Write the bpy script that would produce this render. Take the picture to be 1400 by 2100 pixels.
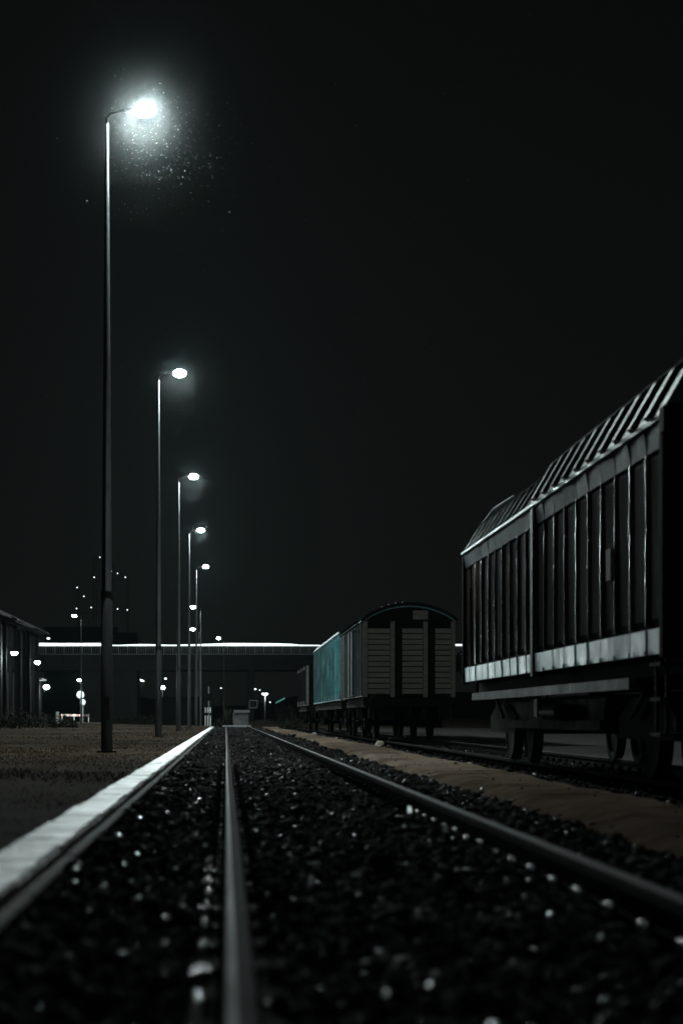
import bpy, math, random
import numpy as np
from mathutils import Vector, Matrix, Euler

random.seed(7)
rng = np.random.default_rng(11)
R = math.radians
for o in list(bpy.data.objects):
    bpy.data.objects.remove(o)
S = bpy.context.scene
COL = S.collection

# ------------------------------------------------------------------ camera, sky, exposure
FPX, VX, VY, CAMZ = 4083.0, 463.0, 1472.0, 0.61       # focal length and vanishing point in photo pixels, lens height
cam_d = bpy.data.cameras.new('camera')
cam = bpy.data.objects.new('camera', cam_d)
COL.objects.link(cam)
cam.location = (0, 0, CAMZ)
cam.rotation_euler = (R(90), 0, 0)
cam_d.sensor_fit = 'HORIZONTAL'
cam_d.sensor_width = 24.0
cam_d.lens = FPX / 1400 * 24.0
cam_d.shift_x = (700 - VX) / 1400
cam_d.shift_y = (VY - 1050) / 1400
cam_d.clip_start = 0.05
cam_d.clip_end = 3000
cam_d.dof.use_dof = True
cam_d.dof.focus_distance = 60
cam_d.dof.aperture_fstop = 2.1
S.camera = cam

world = bpy.data.worlds.new("World")
S.world = world
world.use_nodes = True
wn = world.node_tree
wn.nodes.clear()
w_out = wn.nodes.new('ShaderNodeOutputWorld')
w_bg = wn.nodes.new('ShaderNodeBackground')
w_tc = wn.nodes.new('ShaderNodeTexCoord')
w_sep = wn.nodes.new('ShaderNodeSeparateXYZ')
w_ramp = wn.nodes.new('ShaderNodeValToRGB')
wn.links.new(w_tc.outputs['Generated'], w_sep.inputs[0])
wn.links.new(w_sep.outputs['Z'], w_ramp.inputs[0])
w_ramp.color_ramp.elements[0].color = (0.0042, 0.0048, 0.0044, 1)     # city night sky, a little lighter low down
w_ramp.color_ramp.elements[1].color = (0.0024, 0.0025, 0.0024, 1)
w_ramp.color_ramp.elements[1].position = 0.35
wn.links.new(w_ramp.outputs[0], w_bg.inputs['Color'])
w_bg.inputs['Strength'].default_value = 1.0
wn.links.new(w_bg.outputs[0], w_out.inputs['Surface'])

S.render.engine = 'CYCLES'
S.view_settings.view_transform = 'Standard'
S.view_settings.look = 'None'
S.view_settings.exposure = 0.0
S.view_settings.gamma = 1.0
S.view_settings.use_curve_mapping = False
S.cycles.use_denoising = True
S.cycles.max_bounces = 4
S.cycles.diffuse_bounces = 2
S.cycles.glossy_bounces = 2
S.cycles.volume_bounces = 0
S.cycles.sample_clamp_indirect = 2.0
S.cycles.sample_clamp_direct = 0.0
S.cycles.use_light_tree = True

LAMP_COL = (0.85, 1.0, 0.985)
LAMP_W = 4700.0
HAZE_DENS = 0.000055
HAZE_ANISO = 0.35


def at(px, py, Y):
    """world point that stands at depth Y (metres along the track)"""
    return Vector(((px - VX) * Y / FPX, Y, CAMZ - (py - VY) * Y / FPX))


# ------------------------------------------------------------------ materials
def nd(nt, t, **kw):
    n = nt.nodes.new(t)
    for k, v in kw.items():
        setattr(n, k, v)
    return n


def material(name, color, color2=None, rough=0.6, rough2=None, scale=4.0, bump=0.0, bscale=None, metal=0.0,
             spec=0.5, stretch=(1, 1, 1), detail=6.0, lo=0.35, hi=0.65, third=None, tscale=1.0, coords='Object', rlo=0.3, rhi=0.7, tlo=0.52, thi=0.66):
    m = bpy.data.materials.new(name)
    m.use_nodes = True
    nt = m.node_tree
    b = nt.nodes['Principled BSDF']
    b.inputs['Base Color'].default_value = (*color, 1)
    b.inputs['Roughness'].default_value = rough
    b.inputs['Metallic'].default_value = metal
    b.inputs['Specular IOR Level'].default_value = spec
    tc = nd(nt, 'ShaderNodeTexCoord')
    mp = nd(nt, 'ShaderNodeMapping')
    mp.inputs['Scale'].default_value = stretch
    if coords == 'World':
        g = nd(nt, 'ShaderNodeNewGeometry')
        nt.links.new(g.outputs['Position'], mp.inputs[0])
    else:
        nt.links.new(tc.outputs['Object'], mp.inputs[0])
    nz = nd(nt, 'ShaderNodeTexNoise')
    nz.inputs['Scale'].default_value = scale
    nz.inputs['Detail'].default_value = detail
    nz.inputs['Roughness'].default_value = 0.62
    nt.links.new(mp.outputs[0], nz.inputs['Vector'])
    if color2:
        rp = nd(nt, 'ShaderNodeValToRGB')
        rp.color_ramp.elements[0].color = (*color, 1)
        rp.color_ramp.elements[0].position = lo
        rp.color_ramp.elements[1].color = (*color2, 1)
        rp.color_ramp.elements[1].position = hi
        nt.links.new(nz.outputs[0], rp.inputs[0])
        last = rp.outputs[0]
        if third:
            n3 = nd(nt, 'ShaderNodeTexNoise')
            n3.inputs['Scale'].default_value = tscale
            n3.inputs['Detail'].default_value = 8
            nt.links.new(mp.outputs[0], n3.inputs['Vector'])
            r3 = nd(nt, 'ShaderNodeValToRGB')
            r3.color_ramp.elements[0].position = tlo
            r3.color_ramp.elements[1].position = thi
            nt.links.new(n3.outputs[0], r3.inputs[0])
            mx = nd(nt, 'ShaderNodeMix', data_type='RGBA')
            nt.links.new(r3.outputs[0], mx.inputs[0])
            nt.links.new(last, mx.inputs[6])
            mx.inputs[7].default_value = (*third, 1)
            last = mx.outputs[2]
        nt.links.new(last, b.inputs['Base Color'])
    if rough2 is not None:
        mr = nd(nt, 'ShaderNodeMapRange')
        mr.inputs['From Min'].default_value = rlo
        mr.inputs['From Max'].default_value = rhi
        mr.inputs['To Min'].default_value = rough
        mr.inputs['To Max'].default_value = rough2
        nt.links.new(nz.outputs[0], mr.inputs[0])
        nt.links.new(mr.outputs[0], b.inputs['Roughness'])
    if bump:
        nb = nd(nt, 'ShaderNodeTexNoise')
        nb.inputs['Scale'].default_value = bscale or scale * 3
        nb.inputs['Detail'].default_value = 5
        nt.links.new(mp.outputs[0], nb.inputs['Vector'])
        bp = nd(nt, 'ShaderNodeBump')
        bp.inputs['Strength'].default_value = bump
        bp.inputs['Distance'].default_value = 0.02
        nt.links.new(nb.outputs[0], bp.inputs['Height'])
        nt.links.new(bp.outputs[0], b.inputs['Normal'])
    return m


def emitter(name, color, strength):
    m = bpy.data.materials.new(name)
    m.use_nodes = True
    nt = m.node_tree
    b = nt.nodes['Principled BSDF']
    b.inputs['Base Color'].default_value = (0.8, 0.8, 0.8, 1)
    b.inputs['Emission Color'].default_value = (*color, 1)
    b.inputs['Emission Strength'].default_value = strength
    return m


M = {}
M['soil'] = material('soil', (0.016, 0.013, 0.011), (0.030, 0.025, 0.020), 0.85, scale=3, bump=0.7, bscale=25)
M['grass_ground'] = material('grass_ground', (0.031, 0.0215, 0.0148), (0.058, 0.0405, 0.0285), 1.0, scale=1.3, bump=0.8, bscale=20,
                             spec=0.03, third=(0.026, 0.018, 0.0125), tscale=0.35)
M['grass_blade'] = material('grass_blade', (0.056, 0.039, 0.026), (0.105, 0.074, 0.051), 1.0, scale=1.1, spec=0.0, coords='World')
M['dirt'] = material('dirt', (0.130, 0.096, 0.074), (0.215, 0.162, 0.127), 1.0, scale=2.2, bump=0.9, bscale=30, spec=0.0,
                     third=(0.085, 0.062, 0.047), tscale=0.8)
M['stone'] = material('ballast_stone', (0.008, 0.0078, 0.0074), (0.034, 0.0325, 0.031), 1.0, 0.25, scale=15, coords='World', detail=0, spec=0.12, lo=.5, hi=.85, rlo=.615, rhi=.76)
M['ballast_bed'] = material('ballast_bed', (0.003, 0.003, 0.003), (0.008, 0.008, 0.007), 1.0, spec=.03, scale=22, bump=1.0, bscale=24)
M['pale_rock'] = material('pale_rock', (0.42, 0.36, 0.30), (0.62, 0.55, 0.47), 0.8, scale=6, bump=0.5)
M['sleeper'] = material('sleeper_wood', (0.007, 0.0065, 0.006), (0.020, 0.018, 0.016), 0.85, 1.0, scale=6, stretch=(0.6, 5, 5), bump=0.5, spec=.03)
M['rail_side'] = material('rail_rust', (0.007, 0.006, 0.0055), (0.016, 0.0135, 0.012), 0.7, 0.9, scale=8, bump=0.4, bscale=60, spec=.02)
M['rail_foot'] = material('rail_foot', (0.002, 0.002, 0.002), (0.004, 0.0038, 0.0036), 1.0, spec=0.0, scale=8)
M['rail_top'] = material('rail_steel', (0.085, 0.085, 0.085), (0.16, 0.157, 0.153), 0.6, 0.8, scale=3, stretch=(8, 0.6, 1), metal=0.0, spec=0.2, coords='World')
M['bolt'] = material('glint_bolt', (0.95, 0.95, 0.95), None, 0.2, metal=1.0)
M['kerb_base'] = material('kerb_base', (0.035, 0.034, 0.032), (0.085, 0.083, 0.078), 0.8, scale=5, bump=0.5, coords='World', spec=.2)
M['bolt_dull'] = material('bolt_dull', (0.10, 0.098, 0.095), None, 0.4, metal=1.0)
M['kerb'] = material('kerb_paint', (0.70, 0.69, 0.68), (0.90, 0.90, 0.89), 0.36, 0.62, scale=2.6, bump=0.5, bscale=18, coords='World',
                     third=(0.20, 0.195, 0.19), tscale=4.5, tlo=0.46, thi=0.64, lo=0.36, hi=0.58)
M['pole'] = material('pole_steel', (0.024, 0.026, 0.027), (0.042, 0.045, 0.047), 0.40, 0.6, scale=2.5, stretch=(3, 3, .5), bump=0.15, spec=.4)
M['pole_top'] = M['pole']
M['lamp_case'] = material('lamp_case', (0.006, 0.006, 0.006), None, 0.85, spec=.05)
M['lamp_lens'] = emitter('lamp_lens', (0.90, 1.0, 0.97), 1.0)
M['lamp_bowl'] = emitter('lamp_bowl', (0.86, 0.98, 1.0), 60)
M['arm_black'] = material('arm_black', (0.002, 0.002, 0.002), None, 1.0, spec=0.0)
M['lamp_far'] = emitter('lamp_far', (0.80, 0.98, 1.0), 2.5)
M['lamp_warm'] = emitter('lamp_warm', (1.0, 0.72, 0.55), 1.6)
M['lamp_tower'] = emitter('lamp_tower', (0.86, 0.98, 1.0), 2.6)
M['lamp_dim'] = emitter('lamp_dim', (0.75, 0.97, 1.0), 0.5)
M['lamp_teal'] = emitter('lamp_teal', (0.15, 0.75, 0.62), 0.22)
M['parapet_glow'] = emitter('parapet_glow', (0.82, 0.97, 0.98), 2.2)
M['wagon_brown'] = material('wagon_brown', (0.0022, 0.0018, 0.0016), (0.0060, 0.0045, 0.0038), 0.7, 0.95, spec=.02, scale=2.0, stretch=(1, 1, .35), bump=0.35, bscale=8,
                            third=(0.020, 0.015, 0.012), tscale=1.2)
M['rib_paint'] = material('rib_paint', (0.005, 0.0034, 0.0028), (0.016, 0.0105, 0.0085), 0.15, 0.26, spec=.4, scale=3.0, stretch=(1, 1, .4), bump=0.12, bscale=6,
                          third=(0.10, 0.072, 0.058), tscale=2.2, coords='World')
M['pale_paint'] = material('pale_paint', (0.46, 0.62, 0.645), (0.70, 0.86, 0.88), 0.24, 0.44, spec=.5, scale=2.2, bump=0.3, bscale=6, coords='World',
                           third=(0.22, 0.27, 0.29), tscale=1.1)
M['eave_paint'] = material('eave_paint', (0.030, 0.038, 0.040), (0.075, 0.093, 0.098), 0.5, 0.65, spec=.08, scale=2.2, bump=0.25, bscale=6, coords='World')
M['roof_steel'] = material('roof_steel', (0.006, 0.006, 0.006), (0.014, 0.0145, 0.015), 0.38, 0.55, scale=1.6, bump=0.25, bscale=5)
M['roof_rib'] = material('roof_rib', (0.016, 0.0165, 0.017), (0.048, 0.05, 0.0515), 0.28, 0.45, spec=.35, scale=3, bump=0.2, bscale=8, coords='World')
M['underframe'] = material('underframe', (0.002, 0.002, 0.002), (0.005, 0.005, 0.005), 0.8, spec=.08, scale=4, bump=0.4)
M['solebar'] = material('solebar', (0.012, 0.0125, 0.013), (0.030, 0.031, 0.032), 0.4, 0.6, spec=.2, scale=2, bump=0.3, bscale=7)
M['trough'] = material('trough', (0.002, 0.0021, 0.0022), (0.006, 0.0061, 0.0062), 0.6, 0.8, spec=.06, scale=2, bump=0.3, bscale=7)
M['wheel'] = material('wheel_steel', (0.0022, 0.002, 0.002), (0.005, 0.0045, 0.004), 0.8, spec=.06, scale=6)
M['teal'] = material('teal_paint', (0.009, 0.058, 0.068), (0.026, 0.150, 0.170), 0.35, 0.6, scale=3.5, stretch=(1, 1, .5), bump=0.4, bscale=9,
                     third=(0.07, 0.23, 0.25), tscale=2.4, coords='World')
M['teal_pale'] = material('teal_pale', (0.14, 0.34, 0.36), (0.30, 0.56, 0.58), 0.35, 0.5, scale=3, bump=0.3, coords='World')
M['teal_dark'] = material('teal_dark', (0.02, 0.033, 0.034), (0.04, 0.055, 0.055), 0.45, 0.65, scale=3, bump=0.3)
M['teal_roof'] = material('teal_roof', (0.03, 0.085, 0.088), (0.055, 0.13, 0.134), 0.5, 0.7, scale=2, bump=0.2)
M['board'] = material('end_board', (0.085, 0.083, 0.073), (0.125, 0.121, 0.107), 0.6, 0.85, spec=.2, scale=3, stretch=(.5, 4, 4), bump=0.3, coords='World')
M['plank'] = material('pale_plank', (0.09, 0.072, 0.066), (0.17, 0.145, 0.135), 0.7, scale=4, stretch=(3, 3, .4), coords='World')
M['concrete'] = material('concrete', (0.005, 0.005, 0.005), (0.011, 0.011, 0.0105), 0.8, scale=1.2, bump=0.3)
M['concrete_pale'] = material('concrete_pale', (0.05, 0.05, 0.049), (0.13, 0.13, 0.125), 0.8, scale=1.8, bump=0.4, third=(0.016, 0.016, 0.016), tscale=1.4)
M['railing'] = material('railing_steel', (0.24, 0.25, 0.255), None, 0.5)
M['dark_steel'] = material('dark_steel', (0.006, 0.0065, 0.007), (0.009, 0.0095, 0.010), 0.8, spec=.06, scale=3)
M['white_paint'] = material('white_paint', (0.62, 0.63, 0.63), (0.78, 0.78, 0.78), 0.55, scale=5)
M['red_paint'] = material('red_paint', (0.60, 0.22, 0.18), (0.66, 0.28, 0.24), 0.5, scale=5)
M['dim_paint'] = material('dim_paint', (0.09, 0.095, 0.10), (0.13, 0.135, 0.14), 0.7, scale=5)
M['grey_paint'] = material('grey_paint', (0.22, 0.23, 0.24), (0.30, 0.31, 0.32), 0.6, scale=5)
M['warehouse'] = material('warehouse_wall', (0.004, 0.004, 0.004), (0.009, 0.0085, 0.008), 0.9, spec=.05, scale=1.5, bump=0.4)
M['pilaster'] = material('pilaster', (0.0035, 0.0038, 0.0038), (0.008, 0.0082, 0.0082), 1.0, spec=.0, scale=2, bump=0.3)
M['leaf'] = material('leaf', (0.008, 0.010, 0.006), (0.020, 0.024, 0.014), 0.8, spec=.1, scale=3, coords='World')
M['bark'] = material('bark', (0.025, 0.020, 0.016), (0.05, 0.04, 0.032), 0.9, scale=8)
M['glow_drop'] = material('glow_drop', (0.0195, 0.0215, 0.0213), None, 1.0, spec=0.0)
M['rain_drop'] = material('rain_drop', (0.30, 0.33, 0.33), None, 1.0, spec=0.0)


# ------------------------------------------------------------------ mesh builder
class MB:
    def __init__(s):
        s.v, s.f = [], []

    def add(s, vs, fs):
        n = len(s.v)
        s.v += [tuple(p) for p in vs]
        s.f += [tuple(i + n for i in f) for f in fs]
        return s

    def box(s, x0, x1, y0, y1, z0, z1):
        return s.add([(x0, y0, z0), (x1, y0, z0), (x1, y1, z0), (x0, y1, z0), (x0, y0, z1), (x1, y0, z1), (x1, y1, z1), (x0, y1, z1)],
                     [(3, 2, 1, 0), (4, 5, 6, 7), (0, 1, 5, 4), (1, 2, 6, 5), (2, 3, 7, 6), (3, 0, 4, 7)])

    def cbox(s, x0, x1, y0, y1, z0, z1, c=0.01):
        """box with chamfered edges running along z and top"""
        xs = [(x0 + c, y0), (x1 - c, y0), (x1, y0 + c), (x1, y1 - c), (x1 - c, y1), (x0 + c, y1), (x0, y1 - c), (x0, y0 + c)]
        cx, cy = (x0 + x1) / 2, (y0 + y1) / 2
        v = [(a, b, z0) for a, b in xs] + [(a, b, z1 - c) for a, b in xs]
        sx = (x1 - x0 - 2 * c) / (x1 - x0)
        sy = (y1 - y0 - 2 * c) / (y1 - y0)
        v += [(cx + (a - cx) * sx, cy + (b - cy) * sy, z1) for a, b in xs]
        f = [tuple(range(7, -1, -1)), tuple(range(16, 24))]
        for r in (0, 8):
            for i in range(8):
                j = (i + 1) % 8
                f.append((r + i, r + j, r + 8 + j, r + 8 + i))
        return s.add(v, f)

    def beam(s, p, q, w, h=None):
        h = h or w
        p, q = Vector(p), Vector(q)
        d = (q - p).normalized()
        up = Vector((0, 0, 1)) if abs(d.z) < 0.95 else Vector((0, 1, 0))
        a = d.cross(up).normalized() * (w / 2)
        b = a.cross(d).normalized() * (h / 2)
        vs = [p - a - b, p + a - b, p + a + b, p - a + b, q - a - b, q + a - b, q + a + b, q - a + b]
        return s.add(vs, [(0, 1, 2, 3), (7, 6, 5, 4), (0, 4, 5, 1), (1, 5, 6, 2), (2, 6, 7, 3), (3, 7, 4, 0)])

    def tube(s, pts, rad, n=10, cap=True):
        pts = [Vector(p) for p in pts]
        if not isinstance(rad, (list, tuple)):
            rad = [rad] * len(pts)
        vs, fs = [], []
        for i, p in enumerate(pts):
            d = (pts[min(i + 1, len(pts) - 1)] - pts[max(i - 1, 0)]).normalized()
            ref = Vector((0, 1, 0)) if abs(d.y) < 0.9 else Vector((0, 0, 1))
            a = d.cross(ref).normalized()
            b = d.cross(a).normalized()
            for k in range(n):
                t = 2 * math.pi * k / n
                vs.append(p + (a * math.cos(t) + b * math.sin(t)) * rad[i])
        for i in range(len(pts) - 1):
            for k in range(n):
                j = (k + 1) % n
                fs.append((i * n + k, i * n + j, (i + 1) * n + j, (i + 1) * n + k))
        if cap:
            fs.append(tuple(range(n - 1, -1, -1)))
            fs.append(tuple((len(pts) - 1) * n + k for k in range(n)))
        return s.add(vs, fs)

    def prism(s, prof, y0, y1):
        """closed profile of (x, z) extruded along y"""
        n = len(prof)
        vs = [(x, y0, z) for x, z in prof] + [(x, y1, z) for x, z in prof]
        fs = [tuple(range(n)), tuple(range(2 * n - 1, n - 1, -1))]
        for i in range(n):
            j = (i + 1) % n
            fs.append((j, i, n + i, n + j))
        return s.add(vs, fs)

    def ball(s, c, r, nu=10, nv=6):
        if not isinstance(r, (list, tuple)):
            r = (r, r, r)
        vs = [(c[0], c[1], c[2] - r[2])]
        for i in range(1, nv):
            ph = -math.pi / 2 + math.pi * i / nv
            for k in range(nu):
                t = 2 * math.pi * k / nu
                vs.append((c[0] + r[0] * math.cos(ph) * math.cos(t), c[1] + r[1] * math.cos(ph) * math.sin(t), c[2] + r[2] * math.sin(ph)))
        vs.append((c[0], c[1], c[2] + r[2]))
        fs = [(0, 1 + (k + 1) % nu, 1 + k) for k in range(nu)]
        for i in range(nv - 2):
            for k in range(nu):
                j = (k + 1) % nu
                fs.append((1 + i * nu + k, 1 + i * nu + j, 1 + (i + 1) * nu + j, 1 + (i + 1) * nu + k))
        e = len(vs) - 1
        fs += [(e, 1 + (nv - 2) * nu + k, 1 + (nv - 2) * nu + (k + 1) % nu) for k in range(nu)]
        return s.add(vs, fs)

    def mesh(s, name, mat, smooth=False):
        me = bpy.data.meshes.new(name)
        me.from_pydata(s.v, [], s.f)
        if mat:
            me.materials.append(mat)
        if smooth:
            me.polygons.foreach_set('use_smooth', [True] * len(me.polygons))
            try:
                me.set_sharp_from_angle(angle=R(40))
            except Exception:
                pass
        me.update()
        return me

    def build(s, name, mat, parent=None, loc=None, smooth=False):
        return link(name, s.mesh(name, mat, smooth), parent, loc)


def link(name, me, parent=None, loc=None):
    o = bpy.data.objects.new(name, me)
    COL.objects.link(o)
    if parent:
        o.parent = parent
    if loc is not None:
        o.location = loc
    return o


def tag(o, label=None, cat=None, group=None, kind=None):
    if label: o['label'] = label
    if cat: o['category'] = cat
    if group: o['group'] = group
    if kind: o['kind'] = kind
    return o


def thing(name, label, cat, loc, group=None, rotz=0.0):
    o = bpy.data.objects.new(name, None)
    COL.objects.link(o)
    o.location = loc
    o.rotation_euler = (0, 0, rotz)
    return tag(o, label, cat, group)


def np_mesh(name, verts, faces, mat, smooth=False):
    """fast mesh from numpy arrays; every face has the same number of corners"""
    me = bpy.data.meshes.new(name)
    nf, k = faces.shape
    me.vertices.add(len(verts))
    me.vertices.foreach_set('co', np.ascontiguousarray(verts, dtype=np.float32).ravel())
    me.loops.add(nf * k)
    me.loops.foreach_set('vertex_index', np.ascontiguousarray(faces, dtype=np.int32).ravel())
    me.polygons.add(nf)
    me.polygons.foreach_set('loop_start', np.arange(0, nf * k, k, dtype=np.int32))
    if smooth:
        me.polygons.foreach_set('use_smooth', np.ones(nf, dtype=bool))
    me.materials.append(mat)
    me.update(calc_edges=True)
    me.validate()
    return me


def vnoise(x, y, seed=0):
    """smooth value noise for terrain"""
    r = np.random.default_rng(seed)
    T = r.random((64, 64))
    xi, yi = np.floor(x).astype(int), np.floor(y).astype(int)
    xf, yf = x - xi, y - yi
    xf, yf = xf * xf * (3 - 2 * xf), yf * yf * (3 - 2 * yf)
    g = lambda a, b: T[a % 64, b % 64]
    return (g(xi, yi) * (1 - xf) + g(xi + 1, yi) * xf) * (1 - yf) + (g(xi, yi + 1) * (1 - xf) + g(xi + 1, yi + 1) * xf) * yf


def sheet(name, xs, ys, zf, mat, smooth=True):
    X, Y = np.meshgrid(xs, ys)
    Z = zf(X, Y)
    v = np.stack([X, Y, Z], -1).reshape(-1, 3)
    nx, ny = len(xs), len(ys)
    i = np.arange(nx - 1)[None, :] + np.arange(ny - 1)[:, None] * nx
    f = np.stack([i, i + 1, i + nx + 1, i + nx], -1).reshape(-1, 4)
    return link(name, np_mesh(name, v, f, mat, smooth))


def point_light(name, loc, watts, parent=None, radius=0.1, color=LAMP_COL, spot=None):
    d = bpy.data.lights.new(name, 'SPOT' if spot else 'POINT')
    d.energy = watts
    d.color = color
    d.shadow_soft_size = radius
    if spot:
        d.spot_size = R(spot)
        d.spot_blend = 0.6
    o = bpy.data.objects.new(name, d)
    COL.objects.link(o)
    o.location = loc
    if parent:
        o.parent = parent
    return o


# ------------------------------------------------------------------ ground
tag(sheet('ground', np.linspace(-420, 420, 30), np.concatenate([np.linspace(-60, 200, 40), np.linspace(220, 1100, 20)]),
          lambda x, y: -0.22 + 0 * x, M['soil']), kind='structure')


def field_z(x, y):
    d = np.clip((-1.0 - x) / 3.0, 0, 1)
    z = 0.02 + d * (0.06 * (vnoise(x * 0.35, y * 0.12, 3) - 0.5) + 0.03 * (vnoise(x * 1.3, y * 0.6, 4) - 0.5))
    z = z + 0.14 * np.clip((y - 60) / 50, 0, 1) * np.clip((-4 - x) / 5, 0, 1)
    return z


fx = np.concatenate([-1.0 - np.linspace(0, 24, 70) ** 1.0, np.array([-40, -70, -120.])])[::-1]
fy = np.concatenate([np.linspace(-40, 4, 12), np.linspace(5, 140, 220), np.linspace(145, 200, 10)])
tag(sheet('grass_field', fx, fy, field_z, M['grass_ground']), kind='structure')
tag(sheet('grass_field', np.linspace(-60, 60, 30), np.linspace(200.5, 330, 20), lambda x, y: -0.05 + 0.1 * vnoise(x * .2, y * .2, 5), M['grass_ground']), kind='structure')


def bed_z(x, y):
    up = np.clip((-0.30 - x) / 0.40, 0, 1)                 # heaped up against the kerb
    return -0.185 + 0.125 * up * up * (3 - 2 * up) - 0.03 * np.clip((x - 1.9), 0, 1) + 0.02 * vnoise(x * 9, y * 9, 8)


tag(sheet('ballast_bed', np.linspace(-0.75, 2.75, 36), np.linspace(-3, 150, 500), bed_z, M['ballast_bed']), kind='structure')
tag(sheet('ballast_bed', np.linspace(3.6, 6.7, 24), np.linspace(4, 150, 300),
          lambda x, y: -0.18 + 0.02 * vnoise(x * 9, y * 9, 9) - 0.05 * np.clip(np.abs(x - 5.01) - 1.0, 0, 1), M['ballast_bed']), kind='structure')


def path_z(x, y):
    w0 = 2.50 + 0.30 * (vnoise(x * 0 + 3.3, y * 0.35, 21) - 0.5) + 0.12 * (vnoise(x * 0 + 9.3, y * 1.7, 25) - 0.5)
    w1 = 3.85 + 0.25 * (vnoise(x * 0 + 7.7, y * 0.4, 22) - 0.5)
    e = np.minimum(np.clip((x - w0) / 0.25, -1, 1), np.clip((w1 - x) / 0.2, -1, 1))
    return -0.17 + 0.085 * e + 0.03 * (vnoise(x * 1.5, y * .8, 23) - .5) + 0.02 * (vnoise(x * 7, y * 6, 24) - .5)


tag(sheet('dirt_path', np.linspace(2.1, 4.1, 40), np.concatenate([np.linspace(3, 40, 420), np.linspace(40.3, 190, 260)]), path_z, M['dirt']), kind='structure')
tag(sheet('dirt_path', np.linspace(6.5, 30, 30), np.linspace(4, 160, 60),
          lambda x, y: -0.12 + 0.05 * (vnoise(x * .8, y * .4, 26) - .5), M['soil']), kind='structure')


# ------------------------------------------------------------------ ballast stones (countless: one object)
def icosa():
    t = (1 + 5 ** .5) / 2
    v = np.array([(-1, t, 0), (1, t, 0), (-1, -t, 0), (1, -t, 0), (0, -1, t), (0, 1, t), (0, -1, -t), (0, 1, -t), (t, 0, -1), (t, 0, 1), (-t, 0, -1), (-t, 0, 1)], float)
    v /= np.linalg.norm(v, axis=1)[:, None]
    f = np.array([(0, 11, 5), (0, 5, 1), (0, 1, 7), (0, 7, 10), (0, 10, 11), (1, 5, 9), (5, 11, 4), (11, 10, 2), (10, 7, 6), (7, 1, 8), (3, 9, 4), (3, 4, 2), (3, 2, 6), (3, 6, 8), (3, 8, 9), (4, 9, 5), (2, 4, 11), (6, 2, 10), (8, 6, 7), (9, 8, 1)])
    return v, f


IV, IF = icosa()


def scatter_stones(regions, zf, mat, name, rails=(0.034, 1.539, 4.2575, 5.7625)):
    """regions: (x0, x1, y0, y1, per square metre, mean radius)"""
    P, Rr = [], []
    for x0, x1, y0, y1, dens, rad in regions:
        n = int((x1 - x0) * (y1 - y0) * dens)
        x = rng.uniform(x0, x1, n)
        y = rng.uniform(y0, y1, n)
        r = rad * rng.lognormal(0, 0.28, n)
        P.append(np.stack([x, y, zf(x, y) + r * rng.uniform(0.0, 0.6, n)], -1))
        Rr.append(r)
    P, Rr = np.concatenate(P), np.concatenate(Rr)
    d = np.min(np.abs(P[:, 0][:, None] - np.array(rails)[None]), axis=1)
    keep = (d > 0.15) | ((d > .05) & (rng.random(len(d)) < .85))
    P[:, 2] -= .028 * (d < .15)
    ph = (P[:, 1] + .6) % .62
    keep &= ~((np.minimum(ph, .62 - ph) < .11) & (P[:, 0] < 2.1) & (rng.random(len(d)) < .55))
    P, Rr = P[keep], Rr[keep]
    n = len(P)
    vs = IV[None] * (1 + rng.normal(0, 0.22, (n, 12, 1)))
    vs = vs * rng.uniform(0.65, 1.25, (n, 1, 3))
    q = rng.normal(size=(n, 4))
    q /= np.linalg.norm(q, axis=1)[:, None]
    w, x, y, z = q.T
    Mx = np.stack([1 - 2 * (y * y + z * z), 2 * (x * y - z * w), 2 * (x * z + y * w), 2 * (x * y + z * w), 1 - 2 * (x * x + z * z), 2 * (y * z - x * w),
                   2 * (x * z - y * w), 2 * (y * z + x * w), 1 - 2 * (x * x + y * y)], -1).reshape(n, 3, 3)
    vs = np.einsum('nij,nkj->nki', Mx, vs) * Rr[:, None, None] + P[:, None]
    f = (IF[None] + (np.arange(n) * 12)[:, None, None]).reshape(-1, 3)
    return link(name, np_mesh(name, vs.reshape(-1, 3), f, mat))


ball = scatter_stones([(-0.65, 2.45, 3.2, 9, 520, 0.027), (-0.65, 2.5, 9, 22, 330, 0.029), (-0.63, 2.5, 22, 55, 120, 0.036), (-0.62, 2.6, 55, 140, 34, 0.05),
                       (2.3, 2.75, 5, 40, 60, 0.03)], bed_z, M['stone'], 'ballast')
tag(ball, 'dark wet crushed stone ballast around the near track', 'ballast', kind='stuff')
ball2 = scatter_stones([(3.65, 6.5, 12, 45, 90, 0.034), (3.65, 6.5, 45, 120, 24, 0.05)], lambda x, y: -0.185 + 0 * x, M['stone'], 'ballast')
tag(ball2, 'dark stone ballast under the wagons', 'ballast', kind='stuff')
clods = scatter_stones([(2.5, 3.9, 4, 40, 3, 0.013)], path_z, M['dirt'], 'gravel')
tag(clods, 'loose gravel and clods on the brown dirt path', 'gravel', kind='stuff')


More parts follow.
